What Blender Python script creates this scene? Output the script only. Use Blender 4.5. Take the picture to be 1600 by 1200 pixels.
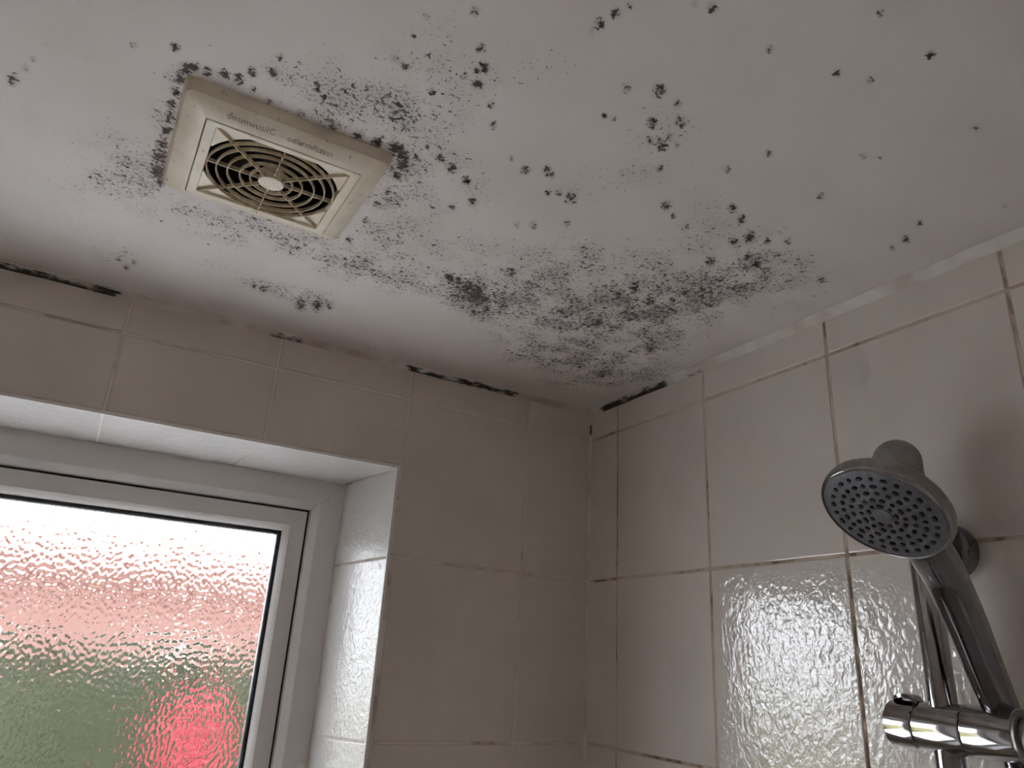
import bpy, bmesh, math
import numpy as np
from mathutils import Vector, Matrix

for o in list(bpy.data.objects):
    bpy.data.objects.remove(o)
scene = bpy.context.scene
COL = scene.collection

# ------------------------------------------------------------------ camera, world, exposure
H = 2.40                       # ceiling height; the corner of the two tiled walls is x = 0, y = 0
cam_data = bpy.data.cameras.new('camera')
cam = bpy.data.objects.new('camera', cam_data)
COL.objects.link(cam)
cam_data.sensor_width = 36.0
cam_data.lens = 1162.625 / 1600.0 * 36.0
cam_data.clip_start = 0.01
right = Vector((0.8615646857, -0.5046123019, 0.0554320951))
down = Vector((0.2233009926, 0.2786509291, -0.9340719065))
fwd = Vector((0.4558979701, 0.8171414103, 0.3527562280))
m = Matrix((right, -down, -fwd)).transposed().to_4x4()
m.translation = Vector((-0.76638823, -1.06658716, H - 0.44655419))
cam.matrix_world = m
scene.camera = cam

world = bpy.data.worlds.new('overcast_sky')
scene.world = world
world.use_nodes = True
bg = world.node_tree.nodes['Background']
bg.inputs['Color'].default_value = (0.89, 0.935, 1.0, 1.0)     # even overcast sky
bg.inputs['Strength'].default_value = 16.0

scene.view_settings.view_transform = 'Standard'
scene.view_settings.look = 'None'
scene.view_settings.gamma = 1.0
scene.view_settings.use_curve_mapping = False
scene.view_settings.exposure = 0.0
scene.cycles.use_denoising = True
scene.cycles.max_bounces = 16
scene.cycles.diffuse_bounces = 12
scene.cycles.glossy_bounces = 6
scene.cycles.transmission_bounces = 8
scene.cycles.caustics_refractive = True
scene.cycles.caustics_reflective = True

# ------------------------------------------------------------------ node helpers
def srgb(r, g, b):
    def c(v):
        v /= 255.0
        return v / 12.92 if v <= 0.04045 else ((v + 0.055) / 1.055) ** 2.4
    return (c(r), c(g), c(b), 1.0)

class NT:
    def __init__(self, name):
        self.mat = bpy.data.materials.new(name)
        self.mat.use_nodes = True
        self.t = self.mat.node_tree
        self.p = self.t.nodes['Principled BSDF']
    def n(self, typ, **kw):
        nd = self.t.nodes.new(typ)
        for k, v in kw.items():
            if k.startswith('i_'):
                nd.inputs[k[2:].replace('_', ' ')].default_value = v
            else:
                setattr(nd, k, v)
        return nd
    def l(self, a, b):
        self.t.links.new(a, b)
    def coord(self, out='Object', scale=(1, 1, 1), loc=(0, 0, 0)):
        tc = self.n('ShaderNodeTexCoord')
        mp = self.n('ShaderNodeMapping')
        mp.inputs['Scale'].default_value = scale
        mp.inputs['Location'].default_value = loc
        self.l(tc.outputs[out], mp.inputs['Vector'])
        return mp.outputs['Vector']
    def geo(self, scale=(1, 1, 1)):
        g = self.n('ShaderNodeNewGeometry')
        mp = self.n('ShaderNodeMapping')
        mp.inputs['Scale'].default_value = scale
        self.l(g.outputs['Position'], mp.inputs['Vector'])
        return mp.outputs['Vector']
    def noise(self, vec, scale, detail=3.0, rough=0.55, dist=0.0):
        nd = self.n('ShaderNodeTexNoise')
        nd.inputs['Scale'].default_value = scale
        nd.inputs['Detail'].default_value = detail
        nd.inputs['Roughness'].default_value = rough
        nd.inputs['Distortion'].default_value = dist
        if vec is not None:
            self.l(vec, nd.inputs['Vector'])
        return nd.outputs['Fac']
    def math(self, op, a, b=None, c=None, clamp=False):
        nd = self.n('ShaderNodeMath', operation=op)
        nd.use_clamp = clamp
        for i, v in enumerate((a, b, c)):
            if v is None:
                continue
            if isinstance(v, (int, float)):
                nd.inputs[i].default_value = v
            else:
                self.l(v, nd.inputs[i])
        return nd.outputs[0]
    def ramp(self, v, a, b, lo=0.0, hi=1.0):
        nd = self.n('ShaderNodeMapRange')
        nd.interpolation_type = 'SMOOTHSTEP'
        for i, q in enumerate((v, a, b, lo, hi)):
            if isinstance(q, (int, float)):
                nd.inputs[i].default_value = q
            else:
                self.l(q, nd.inputs[i])
        return nd.outputs[0]
    def mix(self, fac, a, b):
        nd = self.n('ShaderNodeMix', data_type='RGBA')
        for s, q in (('Factor', fac), ('A', a), ('B', b)):
            sock = [x for x in nd.inputs if x.name == s and (x.type == ('VALUE' if s == 'Factor' else 'RGBA'))][0]
            if isinstance(q, (int, float)):
                sock.default_value = q
            elif isinstance(q, tuple):
                sock.default_value = q
            else:
                self.l(q, sock)
        return [x for x in nd.outputs if x.type == 'RGBA'][0]
    def attr(self, name):
        nd = self.n('ShaderNodeAttribute', attribute_name=name)
        return nd.outputs['Fac']
    def bump(self, h, strength, dist, normal=None):
        nd = self.n('ShaderNodeBump')
        if isinstance(strength, (int, float)):
            nd.inputs['Strength'].default_value = strength
        else:
            self.l(strength, nd.inputs['Strength'])
        nd.inputs['Distance'].default_value = dist
        self.l(h, nd.inputs['Height'])
        if normal is not None:
            self.l(normal, nd.inputs['Normal'])
        return nd.outputs['Normal']
    def set(self, **kw):
        for k, v in kw.items():
            s = self.p.inputs[k.replace('_', ' ')]
            if isinstance(v, (int, float, tuple)):
                s.default_value = v
            else:
                self.l(v, s)
        return self.mat

# ------------------------------------------------------------------ materials
M = {}

def tile_mat(name, col, wet, rough=0.05, splash=False):
    t = NT(name)
    g = t.geo()
    oi = t.n('ShaderNodeObjectInfo').outputs['Random']
    v = t.noise(g, 5.0, 3, 0.6)
    dark = tuple(c * 0.90 for c in col[:3]) + (1.0,)
    c1 = t.mix(t.ramp(v, 0.3, 0.7), dark, col)
    c1 = t.mix(t.math('MULTIPLY', oi, 0.25), c1, tuple(c * 0.93 for c in col[:3]) + (1.0,))
    broad = t.noise(g, 42.0, 2, 0.5, 0.8)
    fine = t.noise(t.geo((1, 1, 0.7)), 120.0, 1.5, 0.5, 0.8)
    drops = t.ramp(t.noise(g, 260.0, 1, 0.4), 0.56, 0.68)
    if splash:          # water clings to the tiles round the shower; the rest are dry and smooth
        xyz = t.n('ShaderNodeSeparateXYZ')
        t.l(g, xyz.inputs[0])
        edge = t.math('MULTIPLY', t.math('SUBTRACT', t.noise(g, 11.0, 3, 0.6), 0.5), 0.12)
        low = t.ramp(t.math('ADD', xyz.outputs['Z'], edge), H - 0.35, H - 0.30, 1.0, 0.0)
        side = t.ramp(t.math('ADD', xyz.outputs['Y'], edge), -0.34, -0.27, 1.0, 0.0)
        wetness = t.math('MULTIPLY_ADD', t.math('MULTIPLY', low, side), wet * 0.88, wet * 0.12)
        drop_amt = t.math('MULTIPLY', wetness, 0.6)
    else:
        wetness, drop_amt = wet, wet * 0.6
    nb = t.bump(broad, wet * 0.8, 0.0012)
    nb = t.bump(fine, wetness, 0.0015, nb)
    nb = t.bump(drops, drop_amt, 0.0004, nb)
    return t.set(Base_Color=c1, Roughness=rough, Normal=nb, IOR=1.6)

M['tile'] = tile_mat('glazed_white_tile', srgb(219, 211, 204), 0.5, 0.05, True)
M['reveal_tile'] = tile_mat('glazed_reveal_tile', srgb(226, 224, 222), 0.5, 0.22)

def grout_mat(name, c_a, c_b, c_dirt, amount):
    t = NT(name)
    g = t.geo()
    v = t.noise(g, 7.0, 4, 0.65)
    v2 = t.noise(g, 45.0, 3, 0.6)
    c1 = t.mix(t.ramp(v, 0.35, 0.65), c_a, c_b)
    c1 = t.mix(t.ramp(t.math('ADD', t.math('MULTIPLY', v, 0.7), t.math('MULTIPLY', v2, 0.45)), 0.58, 0.70, 0.0, amount), c1, c_dirt)
    return t.set(Base_Color=c1, Roughness=0.75, Normal=t.bump(v2, 0.4, 0.0008))
M['grout'] = grout_mat('pale_grout', srgb(222, 215, 208), srgb(204, 192, 184), srgb(140, 120, 108), 0.5)
M['grout_dirty'] = grout_mat('stained_grout', srgb(206, 192, 178), srgb(166, 144, 122), srgb(92, 76, 56), 0.8)

t = NT('mouldy_silicone')
g = t.geo()
a = t.attr('mould')
n1 = t.noise(t.geo((0.22, 0.22, 1)), 150.0, 4, 0.7)
n2 = t.noise(g, 14.0, 3, 0.6)
base = t.mix(t.ramp(n2, 0.35, 0.7), srgb(222, 217, 211), srgb(196, 182, 172))
msk = t.ramp(t.math('ADD', t.math('MULTIPLY', a, 0.50), t.math('MULTIPLY', n1, 1.05)), 0.78, 0.98)
c1 = t.mix(t.math('MULTIPLY', msk, 0.97), base, srgb(24, 20, 17))
M['silicone'] = t.set(Base_Color=c1, Roughness=0.5, Normal=t.bump(n1, 0.4, 0.0015))

t = NT('mouldy_ceiling_paint')
g = t.geo()
D = t.attr('mould_density')
S = t.attr('mould_spot')
n_a = t.noise(g, 185.0, 2.5, 0.55, 0.4)
n_b = t.noise(g, 330.0, 2.0, 0.55, 0.2)
n_c = t.noise(g, 28.0, 3.0, 0.55)
n_l = t.noise(g, 3.2, 3.0, 0.55)
D2 = t.math('MULTIPLY', D, t.ramp(n_c, 0.30, 0.62, 0.60, 1.12))
thr = t.math('MULTIPLY_ADD', D2, -0.36, 0.775)
sp1 = t.ramp(n_a, thr, t.math('ADD', thr, 0.07))
thr2 = t.math('MULTIPLY_ADD', D2, -0.36, 0.775)
sp2 = t.ramp(n_b, thr2, t.math('ADD', thr2, 0.06), 0.0, 0.75)
s_in = t.math('ADD', S, t.math('MULTIPLY', t.math('SUBTRACT', n_a, 0.5), 2.8))
s_in = t.math('ADD', s_in, t.math('MULTIPLY', t.math('SUBTRACT', n_b, 0.5), 1.8))
spot = t.math('MULTIPLY', t.ramp(s_in, 0.45, 0.95), t.ramp(S, 0.05, 0.35))
halo = t.ramp(S, 0.0, 0.9, 0.0, 0.35)
mould = t.math('MAXIMUM', t.math('MAXIMUM', sp1, sp2), spot)
paint = t.mix(t.ramp(n_l, 0.35, 0.68), srgb(232, 227, 224), srgb(221, 213, 208))
tint = t.math('MULTIPLY', t.ramp(D, 0.15, 0.8, 0.0, 0.35), t.ramp(n_c, 0.35, 0.65))
paint = t.mix(tint, paint, srgb(150, 144, 138))
paint = t.mix(halo, paint, srgb(120, 92, 78))
mcol = t.mix(t.ramp(t.noise(g, 18.0, 2, 0.5), 0.4, 0.65), srgb(38, 34, 31), srgb(62, 47, 42))
opac = t.ramp(t.noise(g, 70.0, 2, 0.5), 0.35, 0.65, 0.62, 0.96)
c1 = t.mix(t.math('MAXIMUM', t.math('MULTIPLY', mould, opac), t.math('MULTIPLY', spot, 0.93)), paint, mcol)
pl = t.noise(g, 95.0, 4, 0.6)
flk = t.ramp(t.noise(g, 55.0, 3, 0.55, 0.5), 0.50, 0.56)
nb = t.bump(pl, 0.35, 0.0012)
nb = t.bump(t.math('MULTIPLY', flk, t.ramp(D, 0.25, 0.7)), 0.5, 0.0008, nb)
M['ceiling'] = t.set(Base_Color=c1, Roughness=0.8, Normal=nb)

t = NT('plain_wall_paint')
M['paint'] = t.set(Base_Color=t.mix(t.noise(t.geo(), 4.0), srgb(222, 214, 206), srgb(214, 206, 198)), Roughness=0.7)
t = NT('vinyl_floor')
M['floor'] = t.set(Base_Color=t.mix(t.noise(t.geo(), 12.0), srgb(196, 188, 180), srgb(180, 172, 164)), Roughness=0.45)

t = NT('white_window_plastic')
M['upvc'] = t.set(Base_Color=t.mix(t.noise(t.geo(), 9.0), srgb(234, 232, 230), srgb(226, 223, 220)), Roughness=0.28)
t = NT('black_rubber_gasket')
M['gasket'] = t.set(Base_Color=t.mix(t.noise(t.geo(), 60.0), srgb(26, 28, 34), srgb(52, 55, 62)), Roughness=0.35)

t = NT('obscured_glass')
M['glass'] = t.set(Base_Color=(0.985, 0.985, 0.985, 1), Transmission_Weight=1.0, Roughness=0.07, IOR=1.45)

t = NT('yellowed_fan_plastic')
g = t.geo()
v = t.noise(g, 26.0, 4, 0.6)
sm = t.noise(t.geo((1, 0.5, 1)), 160.0, 3, 0.6)
c1 = t.mix(t.ramp(v, 0.3, 0.7), srgb(238, 230, 212), srgb(222, 211, 188))
c1 = t.mix(t.ramp(sm, 0.64, 0.74, 0.0, 0.6), c1, srgb(84, 72, 56))
M['fan'] = t.set(Base_Color=c1, Roughness=0.42)
t = NT('dusty_grille_plastic')
c1 = t.mix(t.ramp(t.noise(t.geo(), 120.0, 3), 0.35, 0.7), srgb(234, 224, 200), srgb(196, 178, 146))
M['grille'] = t.set(Base_Color=c1, Roughness=0.6)
t = NT('brown_fan_inside')
c1 = t.mix(t.noise(t.geo(), 60.0, 3), srgb(54, 44, 32), srgb(30, 24, 18))
M['fan_in'] = t.set(Base_Color=c1, Roughness=0.8)
t = NT('faded_print')
M['print'] = t.set(Base_Color=t.mix(t.ramp(t.noise(t.geo(), 200.0, 2), 0.35, 0.6), srgb(112, 110, 104), srgb(176, 170, 156)), Roughness=0.6)

def metal(name, col, rough, smear):
    t = NT(name)
    v = t.noise(t.geo(), 70.0, 4, 0.6)
    r = t.ramp(v, 0.35, 0.75, rough, rough + smear)
    return t.set(Base_Color=t.mix(t.ramp(v, 0.3, 0.8), col, tuple(c * 0.82 for c in col[:3]) + (1,)), Metallic=1.0, Roughness=r)
M['chrome'] = metal('chrome', (0.41, 0.405, 0.41, 1), 0.06, 0.10)
M['satin'] = metal('limescaled_satin_chrome', (0.36, 0.355, 0.345, 1), 0.42, 0.2)
M['dark_chrome'] = metal('chrome_dark_reflection', (0.20, 0.20, 0.22, 1), 0.06, 0.10)  # plain chrome, base colour darkened to stand in for dark room reflections
t = NT('grey_face_plate')
v = t.noise(t.geo(), 180.0, 3, 0.6)
c1 = t.mix(t.ramp(v, 0.45, 0.75), srgb(92, 92, 96), srgb(122, 122, 124))
M['plate'] = t.set(Base_Color=c1, Metallic=0.35, Roughness=t.ramp(v, 0.3, 0.7, 0.34, 0.55), Normal=t.bump(v, 0.25, 0.0006))
t = NT('black_rubber_nozzle')
M['nozzle'] = t.set(Base_Color=t.mix(t.noise(t.geo(), 300.0), srgb(20, 20, 22), srgb(44, 43, 43)), Roughness=0.45)
t = NT('black_plastic')
M['black'] = t.set(Base_Color=t.mix(t.noise(t.geo(), 100.0), srgb(18, 18, 19), srgb(34, 33, 33)), Roughness=0.4)

t = NT('pink_brick')
br = t.n('ShaderNodeTexBrick')
br.inputs['Color1'].default_value = srgb(94, 70, 65)
br.inputs['Color2'].default_value = srgb(90, 62, 57)
br.inputs['Mortar'].default_value = srgb(106, 88, 82)
br.inputs['Scale'].default_value = 4.5
bv = t.coord('Object', (1, 1, 1))
bv.node.inputs['Rotation'].default_value = (math.pi / 2, 0, 0)
t.l(bv, br.inputs['Vector'])
M['brick'] = t.set(Base_Color=br.outputs['Color'], Roughness=0.9)
t = NT('terracotta_roof')
M['roof'] = t.set(Base_Color=t.mix(t.noise(t.geo(), 3.0), srgb(104, 74, 69), srgb(94, 64, 59)), Roughness=0.85)
t = NT('house_white')
M['hwhite'] = t.set(Base_Color=t.mix(t.noise(t.geo(), 3.0), srgb(150, 140, 134), srgb(140, 130, 124)), Roughness=0.6)
t = NT('dark_house_pane')
M['hpane'] = t.set(Base_Color=t.mix(t.noise(t.geo(), 3.0), srgb(70, 74, 78), srgb(96, 100, 104)), Roughness=0.2)
t = NT('hedge_leaf')
M['leaf'] = t.set(Base_Color=t.mix(t.noise(t.geo(), 6.0), srgb(29, 33, 21), srgb(42, 44, 29)), Roughness=0.7)
t = NT('red_blossom')
M['red'] = t.set(Base_Color=t.mix(t.noise(t.geo(), 9.0), srgb(108, 42, 46), srgb(124, 54, 58)), Roughness=0.6)
t = NT('bark')
M['bark'] = t.set(Base_Color=t.mix(t.noise(t.geo(), 20.0), srgb(84, 66, 50), srgb(60, 48, 38)), Roughness=0.9)
t = NT('pale_bounce_slab')
M['bounce_slab'] = t.set(Base_Color=t.mix(t.noise(t.geo(), 3.0), srgb(222, 220, 220), srgb(208, 206, 206)), Roughness=0.85)
t = NT('dry_lawn')
M['lawn'] = t.set(Base_Color=t.mix(t.noise(t.geo(), 1.5), srgb(84, 86, 52), srgb(100, 96, 62)), Roughness=0.9)

for k in ('leaf', 'red', 'brick', 'roof', 'lawn', 'hwhite', 'bark'):
    M[k].node_tree.nodes['Principled BSDF'].inputs['Specular IOR Level'].default_value = 0.1   # matt outdoors

# ------------------------------------------------------------------ object helpers
def link(o, parent=None):
    COL.objects.link(o)
    if parent is not None:
        o.parent = parent
        o.matrix_parent_inverse = parent.matrix_world.inverted() if parent.type != 'EMPTY' else Matrix.Identity(4)
    return o

def obj(name, me, mat, parent=None, loc=None, rot=None, smooth=False):
    o = bpy.data.objects.new(name, me)
    if mat is not None and not me.materials:
        me.materials.append(mat)
    if smooth:
        for p in me.polygons:
            p.use_smooth = True
    COL.objects.link(o)
    if parent is not None:
        o.parent = parent
    if loc is not None:
        o.location = loc
    if rot is not None:
        o.rotation_euler = rot
    return o

def me_from(name, verts, faces):
    me = bpy.data.meshes.new(name)
    me.from_pydata([tuple(v) for v in verts], [], faces)
    me.validate()
    bm = bmesh.new()
    bm.from_mesh(me)
    bmesh.ops.recalc_face_normals(bm, faces=bm.faces)
    bm.to_mesh(me)
    bm.free()
    return me

def empty(name, loc=(0, 0, 0), label=None, cat=None, group=None):
    o = bpy.data.objects.new(name, None)
    o.empty_display_size = 0.05
    o.location = loc
    COL.objects.link(o)
    if label:
        o['label'] = label
        o['category'] = cat
        if group:
            o['group'] = group
    return o

def structure(o, label=None, cat=None):
    o['kind'] = 'structure'
    if label:
        o['label'] = label
    if cat:
        o['category'] = cat
    return o

BOXF = [(0, 1, 3, 2), (4, 6, 7, 5), (0, 4, 5, 1), (2, 3, 7, 6), (0, 2, 6, 4), (1, 5, 7, 3)]
def box_data(x0, x1, y0, y1, z0, z1):
    return [(x, y, z) for x in (x0, x1) for y in (y0, y1) for z in (z0, z1)], list(BOXF)

class MB:
    def __init__(self):
        self.v = []
        self.f = []
    def add(self, v, f):
        b = len(self.v)
        self.v += [tuple(q) for q in v]
        self.f += [tuple(i + b for i in q) for q in f]
        return self
    def box(self, *a):
        return self.add(*box_data(*a))
    def mesh(self, name):
        return me_from(name, self.v, self.f)

def lathe(prof, seg=48, axis='Z', cap=True):
    """prof: list of (radius, height)."""
    v, f = [], []
    n = len(prof)
    for r, h in prof:
        for k in range(seg):
            a = 2 * math.pi * k / seg
            p = (r * math.cos(a), r * math.sin(a), h)
            if axis == 'Y':
                p = (p[0], p[2], -p[1])
            elif axis == 'X':
                p = (p[2], p[1], -p[0])
            v.append(p)
    for i in range(n - 1):
        for k in range(seg):
            k2 = (k + 1) % seg
            f.append((i * seg + k, i * seg + k2, (i + 1) * seg + k2, (i + 1) * seg + k))
    if cap:
        f.append(tuple(range(seg))[::-1])
        f.append(tuple((n - 1) * seg + k for k in range(seg)))
    return v, f

def sweep(pts, radii, seg=20, flat=1.0, flat_dir=None, cap=True):
    """Tube along pts; radii per point; section scaled by `flat` along flat_dir."""
    pts = [Vector(p) for p in pts]
    v, f = [], []
    ref = Vector(flat_dir).normalized() if flat_dir is not None else Vector((0, 1, 0))
    for i, p in enumerate(pts):
        d = (pts[min(i + 1, len(pts) - 1)] - pts[max(i - 1, 0)]).normalized()
        b = d.cross(ref)
        if b.length < 1e-4:
            b = d.cross(Vector((1, 0, 0.3)))
        b.normalize()
        a = b.cross(d).normalized()
        r = radii[i] if hasattr(radii, '__len__') else radii
        for k in range(seg):
            t_ = 2 * math.pi * k / seg
            v.append(p + a * (r * math.cos(t_)) + b * (r * flat * math.sin(t_)))
    for i in range(len(pts) - 1):
        for k in range(seg):
            k2 = (k + 1) % seg
            f.append((i * seg + k, i * seg + k2, (i + 1) * seg + k2, (i + 1) * seg + k))
    if cap:
        f.append(tuple(range(seg))[::-1])
        f.append(tuple((len(pts) - 1) * seg + k for k in range(seg)))
    return v, f

def smooth_path(pts, n=8):
    """Catmull-Rom through pts."""
    P = [Vector(p) for p in pts]
    P = [P[0] * 2 - P[1]] + P + [P[-1] * 2 - P[-2]]
    out = []
    for i in range(1, len(P) - 2):
        for k in range(n):
            t_ = k / n
            a, b, c, d = P[i - 1], P[i], P[i + 1], P[i + 2]
            out.append(0.5 * ((2 * b) + (c - a) * t_ + (2 * a - 5 * b + 4 * c - d) * t_ ** 2 + (3 * b - a - 3 * c + d) * t_ ** 3))
    out.append(P[-2])
    return out

def auto_smooth(me, ang=35):
    for p in me.polygons:
        p.use_smooth = True
    bm = bmesh.new()
    bm.from_mesh(me)
    lim = math.radians(ang)
    for e in bm.edges:
        if len(e.link_faces) == 2 and e.calc_face_angle(0) > lim:
            e.smooth = False
    bm.to_mesh(me)
    bm.free()
    return me

# ------------------------------------------------------------------ the room
ROOM_X0, ROOM_Y0 = -1.75, -2.30
WX0, WX1 = -1.158, -0.3660        # window opening in the tiled face of the wall
WZ0, WZ1 = -1.46, -0.1720         # relative to the ceiling
FX0, FX1 = -1.121, -0.4036        # opening at the window frame (reveals splay a little)
FZ0, FZ1 = -1.45, -0.1816
FY = 0.13                         # depth of the reveal
TT = 0.006                        # tile thickness; the tile faces are at x = 0 and y = 0
JN = 0.0036                       # joint width

# outer wall body with the window opening (grout bed face at y = TT - .0045)
GB = 0.0011
def reveal_ring(x0, x1, z0, z1, y):
    return [(x0, y, H + z0), (x1, y, H + z0), (x1, y, H + z1), (x0, y, H + z1)]
bed = MB()
outer = reveal_ring(ROOM_X0 - 0.2, 0.30, -H, 0.0, GB)
inner = reveal_ring(WX0 - GB, WX1 + GB, WZ0 - GB, WZ1 + GB, GB)
innerb = reveal_ring(FX0 - GB, FX1 + GB, FZ0 - GB, FZ1 + GB, FY + 0.001)
innerc = reveal_ring(FX0 - GB, FX1 + GB, FZ0 - GB, FZ1 + GB, 0.28)
outerc = reveal_ring(ROOM_X0 - 0.2, 0.30, -H, 0.0, 0.28)
bed.v = outer + inner + innerb + innerc + outerc
for k in range(4):
    k2 = (k + 1) % 4
    bed.f += [(k, k2, 4 + k2, 4 + k), (4 + k, 4 + k2, 8 + k2, 8 + k), (8 + k, 8 + k2, 12 + k2, 12 + k),
              (12 + k, 12 + k2, 16 + k2, 16 + k), (16 + k, 16 + k2, k2, k)]
wall_back = structure(obj('wall_back', bed.mesh('wall_back'), M['grout']))
rb = MB().box(GB, 0.25, ROOM_Y0 - 0.2, GB, 0, H)
wall_right = structure(obj('wall_right', rb.mesh('wall_right'), M['grout_dirty']))
structure(obj('wall_left', MB().box(ROOM_X0 - 0.2, ROOM_X0, ROOM_Y0 - 0.2, GB, 0, H).mesh('wall_left'), M['paint']))
structure(obj('wall_front', MB().box(ROOM_X0, GB, ROOM_Y0 - 0.2, ROOM_Y0, 0, H).mesh('wall_front'), M['paint']))
structure(obj('floor', MB().box(ROOM_X0 - 0.2, 0.30, ROOM_Y0 - 0.2, 0.28, -0.1, 0).mesh('floor'), M['floor']))

# tiles: one object each, children of their wall ---------------------------------
tile_cache = {}
def tile_mesh(w, h, mat):
    """Cushion edged tile, local: face towards -Y at y=0, centre at origin in x,z."""
    key = (round(w, 4), round(h, 4), mat.name)
    if key in tile_cache:
        return tile_cache[key]
    rings = [(0.0, TT - 0.002), (0.0, 0.0011), (0.0005, 0.0004), (0.0014, 0.0)]
    v, f = [], []
    for ins, y in rings:
        a, b = w / 2 - ins, h / 2 - ins
        v += [(-a, y, -b), (a, y, -b), (a, y, b), (-a, y, b)]
    for i in range(len(rings) - 1):
        for k in range(4):
            k2 = (k + 1) % 4
            f.append((4 * i + k, 4 * i + k2, 4 * i + 4 + k2, 4 * i + 4 + k))
    n = 4 * (len(rings) - 1)
    f += [(n, n + 1, n + 2, n + 3), (3, 2, 1, 0)]
    me = me_from('tile', v, f)
    me.materials.append(mat)
    tile_cache[key] = me
    return me

ZR = [0.0, -0.0567] + [-0.0567 - 0.25 * k for k in range(1, 10)] + [-H]
XB = [0.0, -0.1327, -0.3575, -0.5690, -0.7751] + [-0.7751 - 0.209 * k for k in range(1, 5)] + [ROOM_X0]
YR = [0.0, -0.0782, -0.2884, -0.5065, -0.7247] + [-0.7247 - 0.2182 * k for k in range(1, 8)] + [ROOM_Y0]

def put_tile_back(xa, xb, za, zb):
    """xa<xb, za<zb: joint lines; leaves half a joint all round."""
    w, h = xb - xa - JN, zb - za - JN
    if w < 0.008 or h < 0.008:
        return
    obj('tile', tile_mesh(w, h, M['tile']), None, wall_back, ((xa + xb) / 2, 0, H + (za + zb) / 2))

EG = 0.004
for i in range(len(ZR) - 1):
    z1, z0 = ZR[i], ZR[i + 1]
    for j in range(len(XB) - 1):
        x1, x0 = XB[j], XB[j + 1]
        # subtract the window opening (with a small joint for the edge trim)
        ox0, ox1, oz0, oz1 = WX0 - EG, WX1 + EG, WZ0 - EG, WZ1 + EG
        if x1 <= ox0 or x0 >= ox1 or z1 <= oz0 or z0 >= oz1:
            put_tile_back(x0, x1, z0, z1)
            continue
        if z1 > oz1:
            put_tile_back(x0, x1, oz1, z1)
        if z0 < oz0:
            put_tile_back(x0, x1, z0, oz0)
        za, zb = max(z0, oz0), min(z1, oz1)
        if x1 > ox1:
            put_tile_back(ox1, x1, za, zb)
        if x0 < ox0:
            put_tile_back(x0, ox0, za, zb)

for i in range(len(ZR) - 1):
    z1, z0 = ZR[i], ZR[i + 1]
    for j in range(len(YR) - 1):
        y1, y0 = YR[j], YR[j + 1]
        jn = JN if j != 0 else JN * 0.75
        w, h = y1 - y0 - jn, z1 - z0 - JN
        if w < 0.01:
            continue
        obj('tile', tile_mesh(w, h, M['tile']), None, wall_right,
            (0, (y0 + y1) / 2, H + (z0 + z1) / 2), (0, 0, -math.pi / 2))

# reveal tiles lining the window opening (each a slab following the splay)
def slab(name, quad, off, mat, parent, inset=0.0012):
    """quad: 4 points of the visible face; off: vector towards the wall body."""
    q = [Vector(p) for p in quad]
    c = sum(q, Vector()) / 4
    off = Vector(off)
    v = [p + off for p in q] + [p + off * 0.15 for p in q] + [p + (c - p).normalized() * inset for p in q]
    f = []
    for r in range(2):
        for k in range(4):
            k2 = (k + 1) % 4
            f.append((4 * r + k, 4 * r + k2, 4 * r + 4 + k2, 4 * r + 4 + k))
    f += [(8, 9, 10, 11), (3, 2, 1, 0)]
    me = me_from(name, v, f)
    return obj(name, me, mat, parent)

def lerp(a, b, t_):
    return a + (b - a) * t_
RY0, RY1 = 0.0015, FY
XT = [WX1, -0.5690, -0.7751, -0.9841, WX0]
for j in range(4):
    xa, xb = XT[j] - JN / 2, XT[j + 1] + JN / 2
    def fx(x):
        t_ = (x - WX0) / (WX1 - WX0)
        return lerp(FX0, FX1, t_)
    for (zw, zf, dz, nm) in ((WZ1, FZ1, 1, 't'), (WZ0, FZ0, -1, 'b')):
        ia = 0.002 if j == 0 else 0.0
        slab('tile', [(xa - ia, RY0, H + zw), (xb, RY0, H + zw), (fx(xb), RY1, H + zf), (fx(xa) - ia, RY1, H + zf)],
             (0, 0, 0.0012 * dz), M['reveal_tile'], wall_back)
ZS = [WZ1, -0.3067, -0.5567, -0.8067, -1.0567, -1.3067, WZ0]
for j in range(6):
    za, zb = ZS[j] - JN / 2, ZS[j + 1] + JN / 2
    def fz(z):
        t_ = (z - WZ0) / (WZ1 - WZ0)
        return lerp(FZ0, FZ1, t_)
    for (xw, xf, dx) in ((WX1, FX1, 1), (WX0, FX0, -1)):
        slab('tile', [(xw, RY0, H + za), (xw, RY0, H + zb), (xf, RY1, H + fz(zb)), (xf, RY1, H + fz(za))],
             (0.0012 * dx, 0, 0), M['reveal_tile'], wall_back)

# thin plastic edge trim round the opening, four lengths
def strip_box(name, x0, x1, y0, y1, z0, z1, mat, parent):
    me = MB().box(x0, x1, y0, y1, H + z0, H + z1).mesh(name)
    return obj(name, me, mat, parent)
e = 0.0040
for (x0, x1, z0, z1) in ((WX0 - e, WX1 + e, WZ1, WZ1 + e), (WX0 - e, WX1 + e, WZ0 - e, WZ0), (WX1, WX1 + e, WZ0, WZ1), (WX0 - e, WX0, WZ0, WZ1)):
    strip_box('edge_trim', x0, x1, -0.0010, 0.006, z0, z1, M['upvc'], wall_back)

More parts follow.
